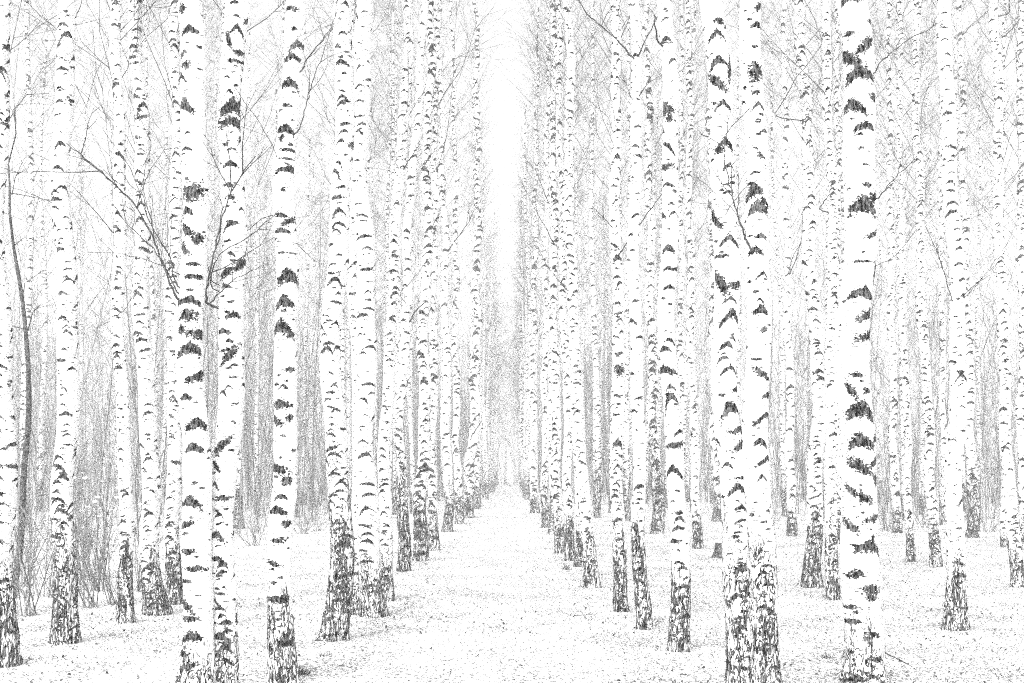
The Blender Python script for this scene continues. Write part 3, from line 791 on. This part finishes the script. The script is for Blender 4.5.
def bare_shrub(x, y, h, n, seed, label, spread=.3, group='bare shrubs at the wood edge', snow=0):
    Z = depth(y); X = px_x(x, Z); rng = np.random.default_rng(seed)
    root = empty('bare_shrub', (X, Z, 0), label, 'shrub', group)
    bag = Bag()
    a = rng.random(n) * 6.28; q = rng.random(n) * .18
    H = h * rng.uniform(.5, 1.0, n)
    brush(bag, rng, np.cos(a) * q, np.sin(a) * q, H, .005 + .0022 * H, 12, spread, .42)
    link('stems', bag.mesh('shrub_stems', M_SHRUB), root)
    for k in range(snow):
        u = rng.normal(0, 1, (90, 3))
        v, f = blob(rng, .012 + .022 * rng.random())
        link('snow_clump', make_mesh('snow_clump', v, f, M_SNOWCAP), root, (rng.normal(0, .22), rng.normal(0, .16), h * rng.uniform(.42, .82)))


def blob(rng, r):
    nu, nv = 14, 9
    th = np.linspace(0, 2 * np.pi, nu, endpoint=False); ph = np.linspace(.08, np.pi - .08, nv)
    TH, PH = np.meshgrid(th, ph)
    s = int(rng.integers(0, 999))
    R = r * (1 + .3 * vnoise(np.cos(TH) * np.sin(PH) * 2 + s, np.sin(TH) * np.sin(PH) * 2 + np.cos(PH) * 2, s))
    V = np.stack([R * np.sin(PH) * np.cos(TH) * 1.5, R * np.sin(PH) * np.sin(TH), R * np.cos(PH) * .6], -1).reshape(-1, 3)
    i = np.arange(nu * nv).reshape(nv, nu)
    Fq = np.stack([i[:-1], np.roll(i[:-1], -1, 1), np.roll(i[1:], -1, 1), i[1:]], -1).reshape(-1, 4)[:, ::-1]
    return V, Fq


SH = [
 (33, 612, 1.9, 16, 'tall wispy bare shrub between the border birch and the arched-scar birch', .25, 0),
 (46, 596, 1.5, 14, 'bare shrub touching the left side of the arched-scar birch', .3, 0),
 (90, 604, 1.6, 16, 'low bare shrub on the right side of the arched-scar birch', .35, 0),
 (98, 590, 2.0, 20, 'bushy bare shrub with clumps of snow caught in its twigs', .32, 22),
 (112, 602, 1.3, 12, 'small bare shrub leaning against the slim birch at left', .35, 0),
 (82, 578, 2.3, 18, 'taller bare shrub deeper in the left brush, behind the arched-scar birch', .25, 0),
 (136, 590, 1.6, 14, 'bare shrub between the slim birch and the split-footed birch', .3, 0),
 (20, 585, 2.2, 16, 'bare shrub around the foot of the dark crooked sapling', .28, 0),
 (255, 545, 1.5, 18, 'pale bare shrub at the snow edge, seen between the close pair and the black-triangle birch', .4, 0),
 (303, 533, 1.5, 18, 'pale bare shrub at the snow edge, just right of the black-triangle birch', .4, 0),
 (318, 531, 1.3, 14, 'pale bare shrub at the snow edge, just left of the corky birch', .4, 0),
 (885, 532, 1.3, 16, 'bare shrub just right of the thickest birch, at the far snow edge', .4, 0),
 (925, 528, 1.2, 16, 'bare shrub seen left of the bent-topped birch, at the far snow edge', .4, 0),
 (990, 533, 1.4, 18, 'bare shrub seen between the bent-topped birch and the right border', .4, 0),
 (775, 521, 1.3, 14, 'bare shrub far behind, between the twin birches and the black-footed birch', .4, 0),
 (509, 487, 1.2, 26, 'small grey bush closing the far end of the path', .5, 0),
]
for k, (x, y, h, n, lab, sp, sn) in enumerate(SH):
    bare_shrub(x, y, h, max(8, int(n * .85)), 300 + k, lab, sp, snow=sn)


# ------------------------------------------------------------------ snow ground, path
def ground_h(X, Y):
    e = 0.03 * vnoise(X * .55, Y * .55, 4) + .05 * vnoise(X * .13 + 9, Y * .13, 6)
    return e * np.clip((np.abs(X + .2) - .3) / 2.5, .25, 1) - 0.0


PX0, PX1 = -1.2, 0.8
xs = np.unique(np.round(np.concatenate([-np.geomspace(22, 520, 14), np.arange(-21, -1.2, .35), np.linspace(PX0, PX1, 9), np.arange(1.1, 21, .35), np.geomspace(22, 520, 14)]), 4))
ys = np.concatenate([-np.geomspace(400, 4, 10), np.arange(-3, 34, .35), np.geomspace(34.5, 620, 60)])
GX, GY = np.meshgrid(xs, ys)
GZ = ground_h(GX, GY)


def sheet(name, X, Y, Zv, mat):
    i = np.arange(X.size).reshape(X.shape)
    f = np.stack([i[:-1, :-1], i[:-1, 1:], i[1:, 1:], i[1:, :-1]], -1).reshape(-1, 4)
    return make_mesh(name, np.stack([X, Y, Zv], -1).reshape(-1, 3), f, mat)


tag(link('snow_ground', sheet('snow_ground', GX, GY, GZ, M_SNOW)), kind='structure')
pc = (xs >= PX0 - 1e-3) & (xs <= PX1 + 1e-3); prow = (ys > -3.5) & (ys < 128)
tag(link('snow_path', sheet('snow_path', GX[np.ix_(prow, pc)], GY[np.ix_(prow, pc)], GZ[np.ix_(prow, pc)] + .005, M_TRACK)), kind='structure')


def ground_at(X, Y):
    xi = np.clip(np.searchsorted(xs, X) - 1, 0, len(xs) - 2); yi = np.clip(np.searchsorted(ys, Y) - 1, 0, len(ys) - 2)
    fx = (X - xs[xi]) / (xs[xi + 1] - xs[xi]); fy = (Y - ys[yi]) / (ys[yi + 1] - ys[yi])
    z = (GZ[yi, xi] * (1 - fx) + GZ[yi, xi + 1] * fx) * (1 - fy) + (GZ[yi + 1, xi] * (1 - fx) + GZ[yi + 1, xi + 1] * fx) * fy
    return z + np.where((X > PX0) & (X < PX1), .005, 0)


def scatter(rng, n, zmax):
    Z = 5.5 + (zmax - 5.5) * rng.random(n) ** 1.5
    X = rng.uniform(-.52, .52, n) * Z
    dens = np.where((X > -1.1) & (X < .75), .55, 1.0) * (.25 + .9 * np.clip(vnoise(X * 1.4, Z * 1.4, 8) * .8 + vnoise(X * .4, Z * .4, 2) * .6 + .55, 0, 1.3))
    k = rng.random(n) < dens
    return X[k], Z[k]


rng = np.random.default_rng(77)
X, Y = scatter(rng, 120000, 42)
n = len(X)
s = rng.uniform(.004, .013, n) * rng.choice([1, 1, 1, 1.7], n)
az = rng.random(n) * 6.28; asp = rng.uniform(.3, .9, n)
e1 = np.stack([np.cos(az), np.sin(az), rng.normal(0, .35, n)], 1) * s[:, None]
e2 = np.stack([-np.sin(az), np.cos(az), rng.normal(0, .5, n)], 1) * (s * asp)[:, None]
c = np.stack([X, Y, ground_at(X, Y) + .004 + .4 * s], 1)
up = np.array([0, 0, 1.0]) * (s * .4)[:, None]
V = np.stack([c - e1, c - e2 * .8 + up * .5, c + e1 * .9 + up, c + e2], 1).reshape(-1, 3)      # small curled flakes
Fq = np.arange(n * 4).reshape(n, 4)
tag(link('leaf_litter', make_mesh('leaf_litter', V, Fq, M_LITTER, smooth=False)), 'dark flecks of fallen leaf and bark strewn over the snow', 'leaf litter', kind='stuff')

bag = Bag(); X, Y = scatter(rng, 5200, 26); X, Y = X[np.abs(X + .2) > .8], Y[np.abs(X + .2) > .8]
near = []
for r in TREES:                                           # tufts round the feet of the trunks
    if r['Z'] < 22:
        m = 20; a = rng.random(m) * 6.28; q = float(r['r_of'](np.array([0.]))[0]) * rng.uniform(1.2, 2.6, m)
        near.append(np.stack([r['X'] + np.cos(a) * q, r['Z'] + np.sin(a) * q], 1))
near = np.concatenate(near); X = np.concatenate([X, near[:, 0]]); Y = np.concatenate([Y, near[:, 1]])
o = np.stack([X, Y, ground_at(X, Y) - .005], 1)
d = np.stack([rng.normal(0, .9, len(X)), rng.normal(0, .9, len(X)), np.full(len(X), .6)], 1)
P = grow(rng, o, d, rng.uniform(.02, .085, len(X)), 4, .25)
bag.add(P, .0018 * np.linspace(1, .5, 4)[None] * np.ones((len(X), 1)))
tag(link('grass_stubble', bag.mesh('grass_stubble', M_STUBBLE)), 'dry grass stubble poking through the snow', 'grass', kind='stuff')


# ------------------------------------------------------------------ small single things on the snow
def stump(x, y, w, h, label):
    Z = depth(y); X = px_x(x, Z); r = w / 2 * Z / F; H = h * Z / F
    root = empty('tree_stump', (X, Z, 0), label, 'stump')
    th = np.linspace(0, 2 * np.pi, 40, endpoint=False); hs = np.linspace(-.08, H, 16)
    TH, HH = np.meshgrid(th, hs)
    RR = r * (1 + .35 * np.exp(-np.maximum(HH, 0) / .08) * (1 + .5 * np.cos(4 * TH))) * (1 + .09 * vnoise(TH * 5, HH * 14, 3)) * (1 - .1 * HH / H)
    top = hs[-1] + .03 * vnoise(np.cos(th) * 2, np.sin(th) * 2, 1)
    HH[-1] = top
    V = np.stack([RR * np.cos(TH), RR * np.sin(TH), HH], -1)
    i = np.arange(HH.size).reshape(HH.shape)
    Fq = np.stack([i[:-1], np.roll(i[:-1], -1, 1), np.roll(i[1:], -1, 1), i[1:]], -1).reshape(-1, 4)
    link('bark', make_mesh('stump_bark', V.reshape(-1, 3), Fq, M_STUMP), root)
    rim = V[-1]; rings = [rim * np.array([q, q, 1]) + np.array([0, 0, -.012 if q < 1 else 0]) for q in (.98, .7, .35, .02)]
    W = np.concatenate(rings); i = np.arange(160).reshape(4, 40)
    Fq = np.stack([i[:-1], np.roll(i[:-1], -1, 1), np.roll(i[1:], -1, 1), i[1:]], -1).reshape(-1, 4)
    link('cut_face', make_mesh('stump_cut_face', W, Fq, M_STUMP), root)
    v, f = blob(np.random.default_rng(5), r * .55)
    link('snow_cap', make_mesh('stump_snow', v * np.array([.9, 1.2, .7]), f, M_SNOWCAP), root, (r * .1, 0, H + .01))


stump(721, 557, 13, 14, 'low rough tree stump on the snow, left of the big twin birches')


def fallen(pts, r, label, cat='twig', name='fallen_twig'):
    P = []
    for x, y in pts:
        Z = depth(y); P.append([px_x(x, Z), Z, 0])
    P = np.array(P); P[:, 2] = ground_at(P[:, 0], P[:, 1]) + r * .8
    c = P[0].copy()
    t = np.arange(len(P)); tt = np.linspace(0, len(P) - 1, 13)
    Q = np.stack([np.interp(tt, t, P[:, j]) for j in range(3)], 1) - c
    b = Bag(); b.add(Q[None], (r * np.linspace(1, .4, 13))[None], 6)
    g = np.random.default_rng(int(pts[0][0]))
    o, d = at_param(Q[None], g.uniform(.2, .9, (1, 4))); d = d[0] / np.linalg.norm(d[0], axis=1, keepdims=True) + g.normal(0, .5, (4, 3)) * np.array([1, 1, .2])
    b.add(grow(g, o[0], d, g.uniform(.06, .16, 4), 4, .1), r * .5 * np.linspace(1, .5, 4)[None] * np.ones((4, 1)), 3)
    tag(link(name, b.mesh(name, M_LIMB), None, c), label, cat)


fallen([(881, 653), (890, 659), (900, 664), (912, 671)], .006, 'thin bare twig lying on the snow right of the thickest birch foot')
fallen([(574, 616), (585, 615), (594, 614)], .005, 'short straight twig lying on the snow left of the very dark foot')


def tuft(x, y, h, n, seed, label):
    Z = depth(y); X = px_x(x, Z); g = np.random.default_rng(seed); b = Bag()
    o = np.stack([g.normal(0, .035, n), g.normal(0, .035, n), np.full(n, -.01)], 1)
    d = np.stack([g.normal(0, .45, n), g.normal(0, .45, n), np.ones(n)], 1)
    b.add(grow(g, o, d, h * g.uniform(.4, 1, n), 5, .15, -.08), .0022 * np.linspace(1, .4, 5)[None] * np.ones((n, 1)))
    tag(link('grass_tuft', b.mesh('grass_tuft', M_SAPLING), None, (X, Z, float(ground_at(np.array([X]), np.array([Z]))[0]))), label, 'grass tuft', 'dark grass tufts on the snow')


tuft(303, 676, .11, 70, 1, 'dark grass tuft tight against the foot of the black-triangle birch')
tuft(566, 569, .14, 70, 2, 'dark grass tuft at the right path edge, beside the tight row')
tuft(826, 660, .07, 50, 3, 'low dark grass tuft on the snow left of the thickest birch')
tuft(326, 657, .06, 45, 4, 'low dark grass tuft on the snow below the long corky foot')
tuft(401, 530, .12, 40, 6, 'small tuft at the left path edge by the thin dark-footed birch')


# ------------------------------------------------------------------ haze, light, camera
bx = np.array([[x, y, z] for z in (-1.2, 27.5) for x, y in ((-525, -405), (525, -405), (525, 625), (-525, 625))], float)
bf = np.array([[0, 3, 2, 1], [4, 5, 6, 7], [0, 1, 5, 4], [1, 2, 6, 5], [2, 3, 7, 6], [3, 0, 4, 7]])
mh = bpy.data.materials.new('haze'); mh.use_nodes = True
nt = mh.node_tree; nt.nodes.clear()
out = nt.nodes.new('ShaderNodeOutputMaterial'); pv = nt.nodes.new('ShaderNodeVolumePrincipled')
pv.inputs['Color'].default_value = (.97, .97, .97, 1); pv.inputs['Density'].default_value = 0.0045
pv.inputs['Anisotropy'].default_value = 0.2
nt.links.new(pv.outputs[0], out.inputs['Volume'])
tag(link('haze', make_mesh('haze', bx, bf, mh, smooth=False)), kind='stuff')

SUN_EL, SUN_AZ = 42.0, 200.0
w = bpy.data.worlds.new('World'); SC.world = w; w.use_nodes = True
nt = w.node_tree; nt.nodes.clear()
sky = nt.nodes.new('ShaderNodeTexSky'); sky.sky_type = 'NISHITA'; sky.sun_disc = False
sky.sun_elevation = math.radians(SUN_EL); sky.sun_rotation = math.radians(SUN_AZ)
sky.air_density = 1.0; sky.dust_density = 4.0; sky.ozone_density = 1.0
bw = nt.nodes.new('ShaderNodeRGBToBW'); bg = nt.nodes.new('ShaderNodeBackground'); bg.inputs['Strength'].default_value = 0.15
wo = nt.nodes.new('ShaderNodeOutputWorld')
nt.links.new(sky.outputs[0], bw.inputs[0]); nt.links.new(bw.outputs[0], bg.inputs[0]); nt.links.new(bg.outputs[0], wo.inputs[0])
sl = bpy.data.lights.new('sun', 'SUN'); sl.energy = 0.6; sl.angle = math.radians(70); sl.color = (1, 1, 1)
so = bpy.data.objects.new('sun', sl); COL.objects.link(so)
so.rotation_euler = (math.radians(90 - SUN_EL), 0, math.radians(180 - SUN_AZ))

cam = bpy.data.cameras.new('camera'); co = bpy.data.objects.new('camera', cam); COL.objects.link(co)
co.location = (0, 0, EYE); co.rotation_euler = (math.radians(90), 0, 0)
cam.sensor_fit = 'HORIZONTAL'; cam.sensor_width = 36; cam.lens = F / 1024 * 36
cam.shift_y = (HY - 341.5) / 1024; cam.shift_x = (512 - CX) / 1024
cam.clip_start = .1; cam.clip_end = 3000
SC.camera = co
vs = SC.view_settings
SC.display_settings.display_device = 'sRGB'
vs.view_transform = 'Standard'; vs.look = 'None'; vs.exposure = 1.76; vs.gamma = 1; vs.use_curve_mapping = False
cy = SC.cycles
cy.max_bounces = 5; cy.diffuse_bounces = 4; cy.glossy_bounces = 1; cy.transmission_bounces = 1; cy.volume_bounces = 1; cy.transparent_max_bounces = 4
cy.use_denoising = False; cy.use_adaptive_sampling = True; cy.adaptive_threshold = .06; cy.adaptive_min_samples = 16
cy.filter_width = 1.1
cy.caustics_reflective = False; cy.caustics_refractive = False
print('birches', len(TREES) + NFILL, 'fill', NFILL, 'verts', sum(len(m.vertices) for m in bpy.data.meshes))
